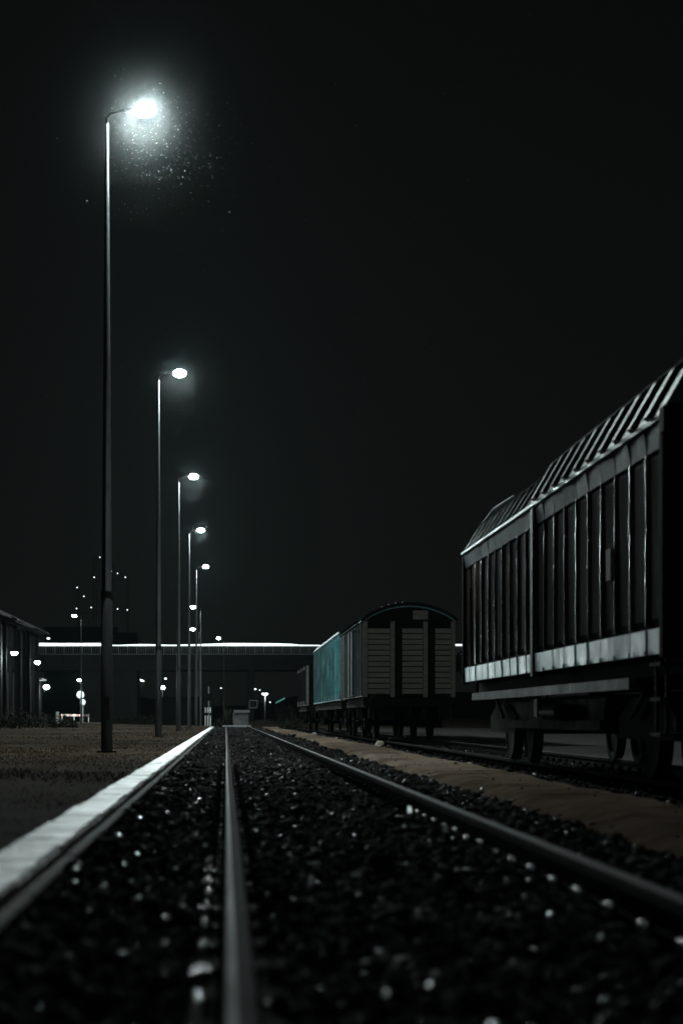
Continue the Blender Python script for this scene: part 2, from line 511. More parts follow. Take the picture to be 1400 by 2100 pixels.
# ------------------------------------------------------------------ grass (countless)
def grass_blades(n, x0, x1, y0, y1, power=1.0):
    y = y0 + (y1 - y0) * rng.random(n) ** power
    x = rng.uniform(x0, x1, n)
    keep = vnoise(x * .9, y * .5, 31) + 0.35 * rng.random(n) > 0.42
    x, y = x[keep], y[keep]
    n = len(x)
    z = field_z(x, y) - 0.01
    h = rng.uniform(0.015, 0.042, n) * (0.5 + vnoise(x * .5, y * .3, 33))
    a = rng.uniform(0, 2 * np.pi, n)
    w = rng.uniform(0.004, 0.009, n) * (1 + y / 40)
    lx, ly = np.cos(a), np.sin(a)
    le = rng.uniform(0.2, 1.2, n) * h
    v = np.zeros((n, 3, 3))
    v[:, 0] = np.stack([x - ly * w, y + lx * w, z], -1)
    v[:, 1] = np.stack([x + ly * w, y - lx * w, z], -1)
    v[:, 2] = np.stack([x + lx * le, y + ly * le, z + h], -1)
    return v.reshape(-1, 3)


gv = np.concatenate([grass_blades(30000, -6.0, -1.0, 7, 45, 1.0), grass_blades(30000, -13.0, -1.0, 40, 120, 1.1)])
gf = np.arange(len(gv)).reshape(-1, 3)
tag(link('grass', np_mesh('grass', gv, gf, M['grass_blade'])), 'short dry brown grass beside the white kerb', 'grass', kind='stuff')


# ------------------------------------------------------------------ kerb: every stone a piece
kerb = thing('kerb', 'long white painted kerb running along the left side of the near track', 'kerb', (0, 0, 0))
kmb = [MB().cbox(-0.125, 0.125, 0.005, 0.995, -0.30, 0.0, 0.012 + 0.006 * i) for i in range(3)]
kms = [k.mesh('kerb_stone', M['kerb']) for k in kmb]
for k in range(122):
    o = link('kerb_stone', kms[k % 3], kerb, (-0.862 + random.uniform(-.003, .003), 3.0 + k, 0.035 + random.uniform(-.003, .003)))
    o.rotation_euler = (random.uniform(-.003, .003), random.uniform(-.008, .008), random.uniform(-.002, .002))


kb = MB().cbox(-.029, .029, .004, 1.996, -.30, 0, .01).mesh('kerb_base', M['kerb_base'])
for k in range(61):
    link('kerb_base', kb, kerb, (-.703 + random.uniform(-.003, .003), 3.0 + 2 * k, -.010 + random.uniform(-.004, .004)))


# ------------------------------------------------------------------ tracks
def rail_mesh(y0, y1, worn=(8, 9)):
    pr = [(-.062, -.172), (.062, -.172), (.062, -.160), (.012, -.148), (.008, -.06), (.034, -.046), (.036, -.010), (.030, -.001), (-.012, .0005), (-.028, -.001), (-.035, -.010), (-.034, -.046), (-.008, -.06), (-.012, -.148), (-.062, -.160)]
    n = len(pr)
    ys = np.arange(y0, y1 + .1, 6.0)
    v, f = [], []
    for y in ys:
        v += [(x + 0.002 * math.sin(y * 1.3), y, z) for x, z in pr]
    mi = []
    for i in range(len(ys) - 1):
        for k in range(n):
            j = (k + 1) % n
            f.append((i * n + j, i * n + k, (i + 1) * n + k, (i + 1) * n + j))
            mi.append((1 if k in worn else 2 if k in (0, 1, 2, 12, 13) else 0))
    f += [tuple(range(n)), tuple((len(ys) - 1) * n + k for k in range(n - 1, -1, -1))]
    mi += [0, 0]
    me = bpy.data.meshes.new('rail')
    me.from_pydata(v, [], f)
    me.materials.append(M['rail_side'])
    me.materials.append(M['rail_top'])
    me.materials.append(M['rail_foot'])
    me.polygons.foreach_set('material_index', mi)
    me.update()
    return me


def bolt_mesh():
    mb = MB()
    mb.tube([(0, 0, -0.02), (0, 0, 0.018)], 0.026, 6)
    mb.ball((0, 0, 0.020), (0.022, 0.022, 0.017), 10, 6)
    return mb


def track(xc, y0, y1, near, label, pitch=0.62):
    t = thing('railway_track', label, 'railway track', (xc, 0, 0))
    for sx in (-0.7525, 0.7525):
        r_ = link('rail', rail_mesh(y0, y1, (8, 9) if xc < 2 else ()) if sx < 0 else rail_mesh(-y1, -y0, (7, 8)), t, (sx, 0, 0))
        if sx > 0:
            r_.rotation_euler.z = math.pi
    sl = [MB().cbox(-1.28, 1.28, -0.125, 0.125, -0.31, -0.156 + dz, .012).mesh('sleeper', M['sleeper']) for dz in (0, -.006, .004)]
    bm = bolt_mesh().mesh('rail_bolt', M['bolt'], True)
    bm2 = bolt_mesh().mesh('rail_bolt', M['rail_side'], True)
    far = MB()
    y, k = y0 + .4, 0
    while y < y1 - .3:
        o = link('sleeper', sl[k % 3], t, (random.uniform(-.02, .02) if xc > 2 else random.uniform(-.02, 0.01), y, -0.006))
        o.rotation_euler.z = random.uniform(-.01, .01)
        for sx in (-.7525, .7525):
            for d in (-.105, .105):
                if near[0] < y < near[1]:
                    b = link('rail_bolt', bm if d < 0 and xc < 2 and y < (10 if sx < 0 else 16) else bm2, t, (sx + d, y + random.uniform(-.02, .02), -.118 + random.uniform(-.006, .004)))  # shiny copy only on near left-hand bolts, placing the glints; dull elsewhere
                    if sx > 0:
                        b.scale = (1.25, 1.25, 1.1)
                    b.rotation_euler = (random.uniform(-.15, .15), random.uniform(-.15, .15), random.uniform(0, 1))
                elif y < 0:
                    far.ball((sx + d, y, -.122), (.017, .017, .014), 6, 4)
        y += pitch
        k += 1
    if far.v:
        o = far.build('rail_bolt', M['bolt_dull'], t, smooth=True)
        o['kind'] = 'stuff'
    return t


track(0.034 + 0.7525, -1.0, 139.0, (3.0, 30.0), 'rusty railway track running straight away from the foreground to a buffer stop')
track(5.01, 8.0, 124.0, (9.0, 40.0), 'second railway track under the parked freight wagons on the right', 0.65)


# ------------------------------------------------------------------ street lamps
def street_lamp(x, y, hgt, side, label, group, watts, z0=0.02, scale=1.0, lens='lamp_lens', arm=0.60, base_r=0.1, spot=None, seg=14):
    t = thing('street_lamp', label, 'street lamp', (x, y, z0), group)
    h = hgt
    pole = MB().tube([(0, 0, -.25), (0, 0, .25 * h), (0, 0, .252 * h), (0, 0, .62 * h), (0, 0, h)],
                     [base_r, base_r * .97, base_r * .86, base_r * .60, base_r * .33], seg)
    pole.build('pole', M['pole'], t, smooth=True)
    if base_r > 0.08:
        MB().box(-.05, .05, -base_r - .012, -base_r + .03, .55, .95).build('access_door', M['pole'], t)
        MB().tube([(0, 0, .246 * h), (0, 0, .256 * h)], base_r * 1.04, seg).build('collar', M['pole'], t, smooth=True)
        MB().tube([(0, 0, -.02), (0, 0, .03)], base_r * 1.7, 12).build('base_plate', M['concrete'], t)
    s = side
    MB().tube([(0, 0, h - .03), (0, 0, h + .10), (s * .06, 0, h + .17), (s * arm * .72, 0, h + .265)], [.026 * scale, .020 * scale, .017 * scale, .016 * scale], 8).build('arm', M['arm_black'], t, smooth=True)
    hd = MB()
    cx, cz = s * (arm + .02), h + .26
    L, W = .13 * scale, .05 * scale
    pr = [(-L, .03), (-L * .55, .075), (L * .6, .075), (L, .03), (L * .95, .008), (-L * .95, .008)]
    hd.prism([(cx + s * a * 1.0 if s > 0 else cx - a, cz + b * scale) for a, b in (pr if s > 0 else pr)], -W, W)
    head = hd.build('lamp_head', M['arm_black'], t)
    lm = M[lens]
    if watts:
        # the bowl itself is the lamp: its radiance gives the wanted light (watts of an equal point lamp)
        key = 'lamp_glass_%d' % round(watts)
        lm = M.get(key) or M.setdefault(key, emitter('lamp_glass', LAMP_COL, watts / (4 * math.pi) / .083 / scale ** 2))
    MB().ball((cx + s * .02, 0, cz - .035 * scale), (.185 * scale, .165 * scale, .105 * scale), 10, 6).build('lamp_lens', lm, head, smooth=True)
    return t


G = 'tall street lamps along the white kerb'
names = ['tall street lamp nearest the camera, its head the brightest with a wide halo',
         'second tall street lamp counted away along the kerb, bright oval head',
         'third tall street lamp along the kerb, between the second and the shorter far ones',
         'fourth tall street lamp along the kerb, standing in front of the dark hut',
         'fifth tall street lamp along the kerb, last one whose head hangs to the right']
for k, (py, nm) in enumerate(zip((33.8, 59.6, 85.2, 109.6, 136.0), names)):
    street_lamp(-2.02, py, 10.68, 1, nm, G, LAMP_W)
street_lamp(-2.02, -17.6, 10.68, 1, 'tall street lamp standing behind the camera in the kerbside row', G, LAMP_W * .22)

G2 = 'shorter street lamps beside the bridge'
street_lamp(*at(411.5, 0, 142)[:2], 8.25, -1, 'slim street lamp behind the fifth kerb lamp, head hanging left, taller of that pair', G2, 500, arm=.50, base_r=.07)
street_lamp(*at(408.0, 0, 172)[:2], 8.0, -1, 'slim street lamp seen lower and further away behind the hut, head hanging left', G2, 500, arm=.50, base_r=.07)
street_lamp(*at(459.5, 0, 198)[:2], 8.25, -1, 'slim street lamp just in front of the bridge above the buffer stop', G2, 500, arm=.52, base_r=.07)
street_lamp(*at(166.5, 0, 156)[:2], 8.2, -1, 'slim street lamp on the far left near the round traffic signs', G2, 500, arm=.50, base_r=.07, z0=.15)

# ------------------------------------------------------------------ freight wagons
WX = 5.01


def wheel_mb(r=0.46):
    mb = MB()
    prof = [(-.065, r * .3), (-.055, r * .8), (-.065, r * .86), (-.065, r), (.045, r * 1.0), (.05, r * 1.06), (.07, r * 1.06), (.07, r * .86), (.03, r * .78), (.04, r * .3)]
    n = 22
    vs, fs = [], []
    for x, rr in prof:
        for k in range(n):
            t = 2 * math.pi * k / n
            vs.append((x, rr * math.cos(t), rr * math.sin(t)))
    m = len(prof)
    for i in range(m - 1):
        for k in range(n):
            j = (k + 1) % n
            fs.append((i * n + k, i * n + j, (i + 1) * n + j, (i + 1) * n + k))
    fs += [tuple(range(n)), tuple((m - 1) * n + k for k in range(n - 1, -1, -1))]
    return mb.add(vs, fs)


WHEEL = wheel_mb().mesh('wheel', M['wheel'], True)
WHEEL_BACK = None


def axle_set(parent, y):
    """axle with two wheels, wheels as children of the axle"""
    a = MB().tube([(-1.0, y, .46), (1.0, y, .46)], .075, 10).build('axle', M['wheel'], parent, smooth=True)
    for s in (-1, 1):
        w = link('wheel', WHEEL, a, (s * .7525, y, .46))
        if s > 0:
            w.rotation_euler.z = math.pi
        bx = MB().box(s * .98 - .1, s * .98 + .1, y - .14, y + .14, .33, .60)
        bx.build('axle_box', M['underframe'], a)
    return a


def buffers(t, ys, zc=1.06):
    for y, d in ys:
        for s in (-1, 1):
            b = MB()
            b.tube([(s * .875, y, zc), (s * .875, y + d * .36, zc)], .10, 12)
            b.tube([(s * .875, y + d * .36, zc), (s * .875, y + d * .52, zc)], .07, 12)
            b.tube([(s * .875, y + d * .52, zc), (s * .875, y + d * .56, zc)], [.22, .21], 18)
            b.build('buffer', M['underframe'], t, smooth=True)
        MB().beam((0, y, zc - .02), (0, y + d * .38, zc - .02), .07, .10).beam((0, y + d * .38, zc + .05), (0, y + d * .38, zc - .35), .05, .05).build('coupling_hook', M['underframe'], t)


# the near wagon: sliding roof wagon on bogies
y0, y1 = 16.6, 30.7
yc = (y0 + y1) / 2
HL = (y1 - y0) / 2
wg = thing('freight_wagon', 'large dark brown ribbed freight wagon with pale sill strip, nearest on the right', 'freight wagon', (WX, yc, 0), 'freight wagons parked on the second track')
body = MB().box(-1.30, 1.30, -HL + .03, HL - .03, 1.16, 3.00).build('body', M['wagon_brown'], wg)
# ribs, one per bay; pitch 0.69 m
ys = [-HL + .07 + (2 * HL - .14) * k / 20 for k in range(21)]
ribm = MB()
ribp = [(-.045 * math.cos(math.pi * i / 7), -.052 * math.sin(math.pi * i / 7)) for i in range(8)]
rib = MB()
vs = [(b, a, z) for z in (1.40, 2.90) for a, b in ribp]
rib.add(vs, [(i, i + 1, i + 9, i + 8) for i in range(7)] + [tuple(range(7, -1, -1)), tuple(range(8, 16)), (7, 0, 8, 15)])
rib_me = rib.mesh('side_rib', M['rib_paint'], True)
for k, y in enumerate(ys):
    if k == 0 or k == 20:
        MB().cbox(-1.372, -1.28, y - .07, y + .07, 1.12, 3.10, .012).build('corner_post', M['wagon_brown'], wg)
    elif k == 10:
        MB().cbox(-1.385, -1.30, y - .09, y + .09, 1.10, 3.10, .012).build('middle_post', M['solebar'], wg)
    else:
        o = link('side_rib', rib_me, wg, (-1.3005, y + random.uniform(-.015, .015), 0))
        o.rotation_euler.z = random.uniform(-.12, .12)
        if k in (17, 18):
            o.scale = (1.1, 2.4 if k == 18 else 1.3, 1)
# a flat patch of dented side panels between the ribs
for k in range(20):
    a, b = ys[k] + .06, ys[k + 1] - .06
    pm = MB()
    d = [random.uniform(.004, .03) for _ in range(4)]
    pm.add([(-1.302, a, 1.40), (-1.302, b, 1.40), (-1.302, b, 2.90), (-1.302, a, 2.90),
            (-1.302 - d[0], a + .06, 1.46), (-1.302 - d[1], b - .06, 1.46), (-1.302 - d[2], b - .06, 2.84), (-1.302 - d[3], a + .06, 2.84)],
           [(4, 7, 6, 5), (0, 4, 5, 1), (1, 5, 6, 2), (2, 6, 7, 3), (3, 7, 4, 0)])
    pm.build('side_panel', M['wagon_brown'], wg)
    # pale sill strip and the eave fascia: one panel per bay
    g = .018 if k < 9 else .006
    t1, t2 = random.uniform(-.010, .010), random.uniform(-.012, .012)
    sp = MB()
    zt, zb, zm = 1.375, 1.155, 1.368
    sp.add([(-1.345 + t1, ys[k] + g, zb), (-1.345 + t2, ys[k + 1] - g, zb), (-1.352 + t2, ys[k + 1] - g, zm), (-1.352 + t1, ys[k] + g, zm),
            (-1.325, ys[k + 1] - g, zt), (-1.325, ys[k] + g, zt), (-1.30, ys[k] + g, zt), (-1.30, ys[k + 1] - g, zt), (-1.30, ys[k] + g, zb), (-1.30, ys[k + 1] - g, zb)],
           [(0, 3, 2, 1), (3, 5, 4, 2), (5, 6, 7, 4), (0, 1, 9, 8), (0, 8, 6, 5, 3), (1, 2, 4, 7, 9)])
    sp.build('sill_panel', M['pale_paint'], wg)
    ep = MB()
    t3 = random.uniform(-.012, .012)
    ep.add([(-1.335, ys[k] + g, 2.90), (-1.335, ys[k + 1] - g, 2.90), (-1.36 + t3, ys[k + 1] - g, 3.09), (-1.36 - t3, ys[k] + g, 3.09),
            (-1.30, ys[k] + g, 3.115), (-1.30, ys[k + 1] - g, 3.115), (-1.30, ys[k] + g, 2.90), (-1.30, ys[k + 1] - g, 2.90)],
           [(0, 3, 2, 1), (3, 4, 5, 2), (0, 1, 7, 6), (0, 6, 4, 3), (1, 2, 5, 7)])
    ep.build('eave_panel', M['eave_paint'], wg)
# rope hooks below the sill of the near half, and a pale notice panel on the side
hook = MB().box(-1.372, -1.353, -.03, .03, 1.15, 1.19).mesh('rope_hook', M['pale_paint'])
for k in range(1, 11):
    link('rope_hook', hook, wg, (0, ys[k], 0))
MB().box(-1.362, -1.334, 18.9 - yc, 19.12 - yc, 1.92, 2.22).build('notice_panel', M['board'], wg)
# gutter lip along the eave
MB().box(-1.385, -1.30, -HL + .02, HL - .02, 3.118, 3.15).build('gutter', M['pale_paint'], wg)
# roof in two halves, the near one riding a little higher over the far one
rp = [(-1.34, 3.152), (-1.12, 3.50), (-.86, 3.735), (-.45, 3.90), (0, 3.95), (.45, 3.90), (.86, 3.735), (1.12, 3.50), (1.34, 3.152)]
MB().prism(rp, -.05, HL).build('roof_section', M['roof_steel'], wg)
rp2 = [(x * 1.035, z + .055 if 0 < i < 8 else z + .002) for i, (x, z) in enumerate(rp)]
MB().prism(rp2, -HL, .12).build('roof_section', M['roof_steel'], wg)


def roof_rib(prof, y, w, hgt, mat):
    mb = MB()
    v, f = [], []
    for (x, z) in prof:
        n = Vector((x, 0, z - 2.6)).normalized()
        for dy, o in ((-w, 0.0), (-w * .6, hgt), (w * .6, hgt), (w, 0.0)):
            v.append((x + n.x * o, y + dy, z + n.z * o))
    for i in range(len(prof) - 1):
        for a in range(3):
            f.append((i * 4 + a, i * 4 + a + 1, i * 4 + a + 5, i * 4 + a + 4))
    f.append((0, 3, 2, 1))
    f.append(tuple((len(prof) - 1) * 4 + a for a in range(4)))
    return mb.add(v, f)


for k in range(20):
    y = ys[k] + (ys[1] - ys[0]) / 2
    if y < .05:
        roof_rib(rp2, y, .12, .05, None).build('roof_rib', M['roof_rib'], wg)
    else:
        roof_rib(rp, y, .035, .04, None).build('roof_rib', M['roof_rib'], wg)
# handrail loops near the far roof end, grab rail at far corner
MB().tube([(-1.2, HL - .1, 3.40), (-1.02, HL - 1.0, 3.72), (-.86, HL - 2.1, 3.80)], .018, 6).build('roof_handrail', M['roof_rib'], wg)
MB().tube([(-1.34, HL + .02, 1.65), (-1.42, HL + .10, 1.60), (-1.43, HL + .10, 1.35), (-1.34, HL + .02, 1.25)], .018, 6).build('grab_handle', M['underframe'], wg)
# near end wall: two deep posts and a step
MB().box(-1.29, 1.29, -HL - .005, -HL + .029, 1.16, 3.14).build('end_wall', M['wagon_brown'], wg)
for x in (-.45, .45):
    MB().cbox(x - .07, x + .07, -HL - .13, -HL - .004, 1.12, 3.12, .01).build('end_post', M['wagon_brown'], wg)
MB().box(-1.36, 1.36, -HL - .12, -HL + .02, 3.152, 3.22).build('end_beam', M['underframe'], wg)
MB().box(-1.40, -1.30, -HL - .16, -HL - .0, 2.98, 3.19).build('roof_latch', M['underframe'], wg)
# underframe
MB().box(-1.12, 1.12, -HL + .1, HL - .1, .985, 1.15).build('floor_frame', M['underframe'], wg)
MB().box(-1.31, -1.19, -HL + 1.7, HL - .75, .87, .975).build('solebar', M['solebar'], wg)
MB().box(1.19, 1.31, -HL + 1.7, HL - .75, .87, .975).build('solebar', M['solebar'], wg)
tr = MB()
for (a, b) in ((HL - 1.9, -2.75),):
    # hanging trough between the bogies, tapered at its ends
    pv = [(b, .86), (b + .25, .47), (a - .9, .47), (a, .86)]
    v = [(-1.02, y, z) for y, z in pv] + [(1.02, y, z) for y, z in pv]
    tr.add(v, [(0, 1, 2, 3), (7, 6, 5, 4), (0, 4, 5, 1), (1, 5, 6, 2), (2, 6, 7, 3), (3, 7, 4, 0)])
tr.build('discharge_trough', M['trough'], wg)
MB().box(-1.06, -1.021, -2.6, HL - 2.7, .47, .58).build('trough_lip', M['trough'], wg)
MB().box(-1.16, -1.03, 1.0, 1.25, .62, .84).build('brake_box', M['solebar'], wg)
MB().tube([(-1.12, -.6, .68), (-1.12, .5, .68)], .10, 12).build('air_tank', M['underframe'], wg, smooth=True)
for s in (-1, 1):
    MB().beam((-1.1, s * (HL - 1.7), .95), (-1.1, s * (HL - 2.6), .62), .04, .05).build('brace', M['trough'], wg)
for yb in (HL - 2.2, -HL + 2.2):
    bg = MB()
    for s in (-1, 1):
        pv = [(-1.25, .40), (1.25, .40), (1.3, .62), (.6, .80), (-.6, .80), (-1.3, .62)]
        v = [(s * .96, yb + y, z) for y, z in pv] + [(s * 1.05, yb + y, z) for y, z in pv]
        bg.add(v, [tuple(range(6)), tuple(range(11, 5, -1))] + [(i, (i + 1) % 6, 6 + (i + 1) % 6, 6 + i) for i in range(6)])
    bg.box(-.95, .95, yb - .2, yb + .2, .55, .86)
    bo = bg.build('bogie', M['underframe'], wg)
    for d in (-.9, .9):
        for s in (-1, 1):
            w = link('wheel', WHEEL, bo, (s * .7525, yb + d, .46))
            if s > 0:
                w.rotation_euler.z = math.pi
        MB().tube([(-.69, yb + d, .46), (.69, yb + d, .46)], .075, 8).build('axle', M['wheel'], bo)
buffers(wg, ((-HL, -1), (HL, 1)))
for z in (.45, .75, 1.05):
    MB().box(-1.36, -1.06, -HL + .15, -HL + .55, z, z + .03).build('step', M['underframe'], wg)
for d in (.15, .55):
    MB().beam((-1.30, -HL + d, .45), (-1.30, -HL + d, 1.15), .03).build('step_hanger', M['underframe'], wg)


# covered wagons beyond
def arch(hw, ze, zcrown, n=14):
    return [(-hw + 2 * hw * k / n, ze + (zcrown - ze) * (1 - ((2 * k / n - 1) ** 2)) ** .85) for k in range(n + 1)]


def covered_wagon(yn, yf, xc, hw, ze, zcrown, label, side, strip, roofm, endm, nrib, boards=True, ribm=None, doors=True):
    L = yf - yn
    t = thing('covered_wagon', label, 'freight wagon', (xc, yn, 0), 'freight wagons parked on the second track')
    MB().box(-hw + .04, hw - .04, .04, L - .03, 1.20, ze).build('body', side, t)
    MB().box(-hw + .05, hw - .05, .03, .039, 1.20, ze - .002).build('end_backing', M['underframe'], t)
    # side: separate panels between ribs, top rail and sill strip
    pit = (L - .2) / nrib
    for k in range(nrib):
        a = .1 + pit * k
        d = random.uniform(.0, .02)
        MB().add([(-hw + .03 - d, a + .05, 1.40), (-hw + .03 - d * .5, a + pit - .05, 1.40), (-hw + .02 - d, a + pit - .05, ze - .20), (-hw + .02, a + .05, ze - .20),
                  (-hw + .06, a + .05, 1.40), (-hw + .06, a + pit - .05, 1.40), (-hw + .06, a + pit - .05, ze - .20), (-hw + .06, a + .05, ze - .20)],
                 [(0, 3, 2, 1), (0, 1, 5, 4), (1, 2, 6, 5), (2, 3, 7, 6), (3, 0, 4, 7)]).build('side_panel', side, t)
        MB().cbox(-hw - .07, -hw + .04, a - .05, a + .05, 1.20, ze - .01, .01).build('side_rib', ribm or side, t)
        for q in (1, 2):                                     # upright seams of the panel
            yy = a + pit * q / 3
            MB().box(-hw - .012, -hw + .012, yy - .018, yy + .018, 1.39, ze - .21).build('panel_seam', ribm or side, t)
        MB().box(-hw - .02, -hw + .04, a + .05, a + pit - .05, 1.17, 1.385).build('sill_panel', strip, t)
        MB().box(-hw - .02, -hw + .04, a + .05, a + pit - .05, ze - .19, ze - .02).build('eave_panel', strip, t)
    if doors:
        MB().cbox(-hw - .10, -hw - .05, L * .30, L * .62, 1.22, ze - .12, .01).build('sliding_door', side, t)
        for yy in (L * .30, L * .46, L * .62):
            MB().box(-hw - .14, -hw - .101, yy - .05, yy + .05, 1.24, ze - .14).build('door_post', ribm or side, t)
        MB().tube([(-hw - .13, .2, ze - .06), (-hw - .13, L - .2, ze - .06)], .03, 6).build('door_track', M['dark_steel'], t)
    pr = arch(hw + .06, ze, zcrown)
    MB().prism(pr[::-1], -.06, L + .06).build('roof', roofm, t, smooth=False)
    # rim of the arched roof
    rim = MB()
    for i in range(len(pr) - 1):
        a, b = pr[i], pr[i + 1]
        rim.beam((a[0], -.09, a[1] + .02), (b[0], -.09, b[1] + .02), .06, .07)
    rim.build('roof_rim', M['dark_steel'], t)
    for i in ((3, 4, 5, 6) if boards and doors else ()):
        MB().ball((pr[i][0], -.10, pr[i][1] + .055), .02, 6, 4).build('rivet', M['white_paint'], t)
    MB().add([(x, -.066, z - .06) for x, z in arch(hw + .045, ze + .002, zcrown - .012, 10)], [tuple(range(11))]).build('gable_panel', M['underframe'], t)
    MB().box(.10, .50, -.09, -.07, ze + .05, ze + .29).build('gable_plate', endm, t)
    # end wall: posts with panels of horizontal boards
    xs = [-hw + .06, -hw / 3 - .04, hw / 3 + .02, hw - .06]
    for i, x in enumerate(xs):
        dp = .16 if i in (1, 2) else .08
        MB().cbox(x - .06, x + .06, -dp, .029, 1.16, ze - .005, .008).build('end_post', M['board'], t)
    if boards:
        zt, zb = ze - .18, 1.24
        nb = 12
        hb = (zt - zb) / nb
        bms = []
        for i in range(3):
            a, b = xs[i] + (.065 if i == 0 else .27), xs[i + 1] - .065  # gap beside each middle post leaves dark backing bare as its shadow
            for k in range(nb):
                z = zb + k * hb
                # each board leans out at its lower edge, so its top edge is shaded
                mb = MB().add([(a, -.035, z + .012), (b, -.035, z + .012), (b, -.020, z + hb - .012), (a, -.020, z + hb - .012),
                               (a, .028, z + .012), (b, .028, z + .012), (b, .028, z + hb - .012), (a, .028, z + hb - .012)],
                              [(0, 1, 2, 3), (0, 4, 5, 1), (1, 5, 6, 2), (2, 6, 7, 3), (3, 7, 4, 0)])
                mb.build('board', endm, t)
    else:
        n = 9
        w = (2 * hw - .2) / n
        for k in range(n):
            MB().box(-hw + .1 + w * k + .01, -hw + .1 + w * (k + 1) - .01, -.03, .028, 1.22, ze - .06).build('plank', endm, t)
    MB().box(-hw, hw, -.02, .10, .92, 1.15).build('buffer_beam', M['underframe'], t)
    MB().box(-hw + .12, hw - .12, .11, L - .1, .92, 1.15).build('underframe', M['underframe'], t)
    for s in (-1, 1):
        MB().box(s * (hw - .11) - .04, s * (hw - .11) + .04, .15, L - .15, .90, 1.10).build('solebar', M['underframe'], t)
    ax = [1.9, L - 1.9] if L < 13 else [1.7, 3.5, L - 3.5, L - 1.7]
    for y in ax:
        axle_set(t, y)
        for s in (-1, 1):
            v = [(s * .9, y - .5, .92), (s * .9, y - .12, .45), (s * .9, y + .12, .45), (s * .9, y + .5, .92)]
            v2 = [(x + s * .05, yy, z) for x, yy, z in v]
            MB().add(v + v2, [(0, 1, 2, 3), (7, 6, 5, 4), (0, 4, 5, 1), (1, 5, 6, 2), (2, 6, 7, 3), (3, 7, 4, 0)]).build('axle_guard', M['underframe'], t)
    buffers(t, ((0, -1), (L, 1)), 1.04)
    for y in (L * .2, L * .8):
        MB().box(-hw - .05, -hw + .25, y - .25, y + .25, .50, .53).beam((-hw, y - .22, .52), (-hw + .1, y - .22, .95), .03).beam((-hw, y + .22, .52), (-hw + .1, y + .22, .95), .03).build('step', M['underframe'], t)
    return t


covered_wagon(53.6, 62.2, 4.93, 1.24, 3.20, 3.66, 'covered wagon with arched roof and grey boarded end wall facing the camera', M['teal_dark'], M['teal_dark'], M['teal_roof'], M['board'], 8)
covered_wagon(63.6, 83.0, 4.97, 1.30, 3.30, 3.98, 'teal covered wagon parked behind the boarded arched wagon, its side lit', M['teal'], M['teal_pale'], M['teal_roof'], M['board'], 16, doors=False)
covered_wagon(91.0, 101.5, 4.97, 1.30, 3.02, 3.25, 'farthest wagon on the second track with pale upright side planks', M['plank'], M['plank'], M['dark_steel'], M['wagon_brown'], 5, boards=False, doors=False, ribm=M['dark_steel'])


# ------------------------------------------------------------------ loose pale rocks
def rock(px, py, Y, w, label):
    p = at(px, py, Y)
    z = float(path_z(np.array([p.x]), np.array([Y]))[0]) if p.x > 2.1 else -.12
    q = rng.normal(size=(12, 1)) * .18
    v = IV * (1 + q) * np.array([w, w * .8, w * .62])
    mb = MB().add([tuple(a) for a in v], [tuple(int(i) for i in f) for f in IF])
    o = mb.build('rock', M['pale_rock'], loc=(p.x, Y, z + w * .38))
    o.rotation_euler = (random.uniform(-.2, .2), random.uniform(-.2, .2), random.uniform(0, 3))
    tag(o, label, 'rock', 'pale rocks on the dirt path')


rock(645, 1502, 82, .13, 'pale rock on the dirt path, farthest of the row by the teal wagon')
rock(695, 1508, 68, .12, 'pale rock on the dirt path just below the arched wagon')
rock(781, 1530, 46.5, .16, 'dull brownish rock on the dirt path before the boarded wagon end')
rock(962, 1560, 31.5, .075, 'small pale stone beside the second track near the large wagon')


# ------------------------------------------------------------------ road bridge
BY = 215.0
br = thing('road_bridge', 'concrete road bridge crossing the tracks, its lit parapet imitated by a glowing strip', 'bridge', (0, BY, 0))


def bz(py, Y=BY):
    return CAMZ - (py - VY) * Y / FPX


zr, zb_, zg = bz(1325), bz(1342.5), bz(1374)
MB().box(-70, 70, .25, 9, zg, zb_ - .25).build('girder', M['concrete'], br)
MB().box(-70, 70, -.15, 9.2, zb_ - .247, zb_).build('deck_slab', M['concrete'], br)
post = MB().box(-.026, .026, -.05, .05, zb_, zr).mesh('railing_post', M['railing'])
x = -40.0
while x < 40:
    link('railing_post', post, br, (x, 0, 0))
    x += .98
bal = MB()
for k in range(330):
    xx = -40 + k * .245
    bal.box(xx - .011, xx + .011, -.011, .011, zb_ + .06, zr - .01)
o = bal.build('baluster', M['railing'], br)
o['kind'] = 'stuff'
MB().box(-70, 70, -.03, .03, zb_ + .002, zb_ + .055).build('bottom_rail', M['railing'], br)
# emissive strip imitating the brightly lit parapet, its height varied along the rail
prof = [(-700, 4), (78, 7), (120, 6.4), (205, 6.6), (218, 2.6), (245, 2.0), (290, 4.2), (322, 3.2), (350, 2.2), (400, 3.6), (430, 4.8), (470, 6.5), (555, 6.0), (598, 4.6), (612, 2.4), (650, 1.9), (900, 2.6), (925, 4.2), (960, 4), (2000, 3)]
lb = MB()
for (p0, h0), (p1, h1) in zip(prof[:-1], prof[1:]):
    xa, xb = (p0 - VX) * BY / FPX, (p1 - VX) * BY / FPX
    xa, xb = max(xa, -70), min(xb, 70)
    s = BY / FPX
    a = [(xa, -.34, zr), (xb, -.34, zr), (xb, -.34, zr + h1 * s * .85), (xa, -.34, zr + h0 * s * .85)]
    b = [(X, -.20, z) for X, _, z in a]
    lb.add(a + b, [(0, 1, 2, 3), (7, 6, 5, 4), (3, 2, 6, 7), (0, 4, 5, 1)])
lb.build('parapet_glow_strip', M['parapet_glow'], br)
for px_, w in ((515, .72), (-700, .8), (1350, .8)):
    X = (px_ - VX) * BY / FPX
    MB().cbox(X - w / 2, X + w / 2, .6, 8, -.3, zg - .002, .03).build('pier', M['concrete'], br)
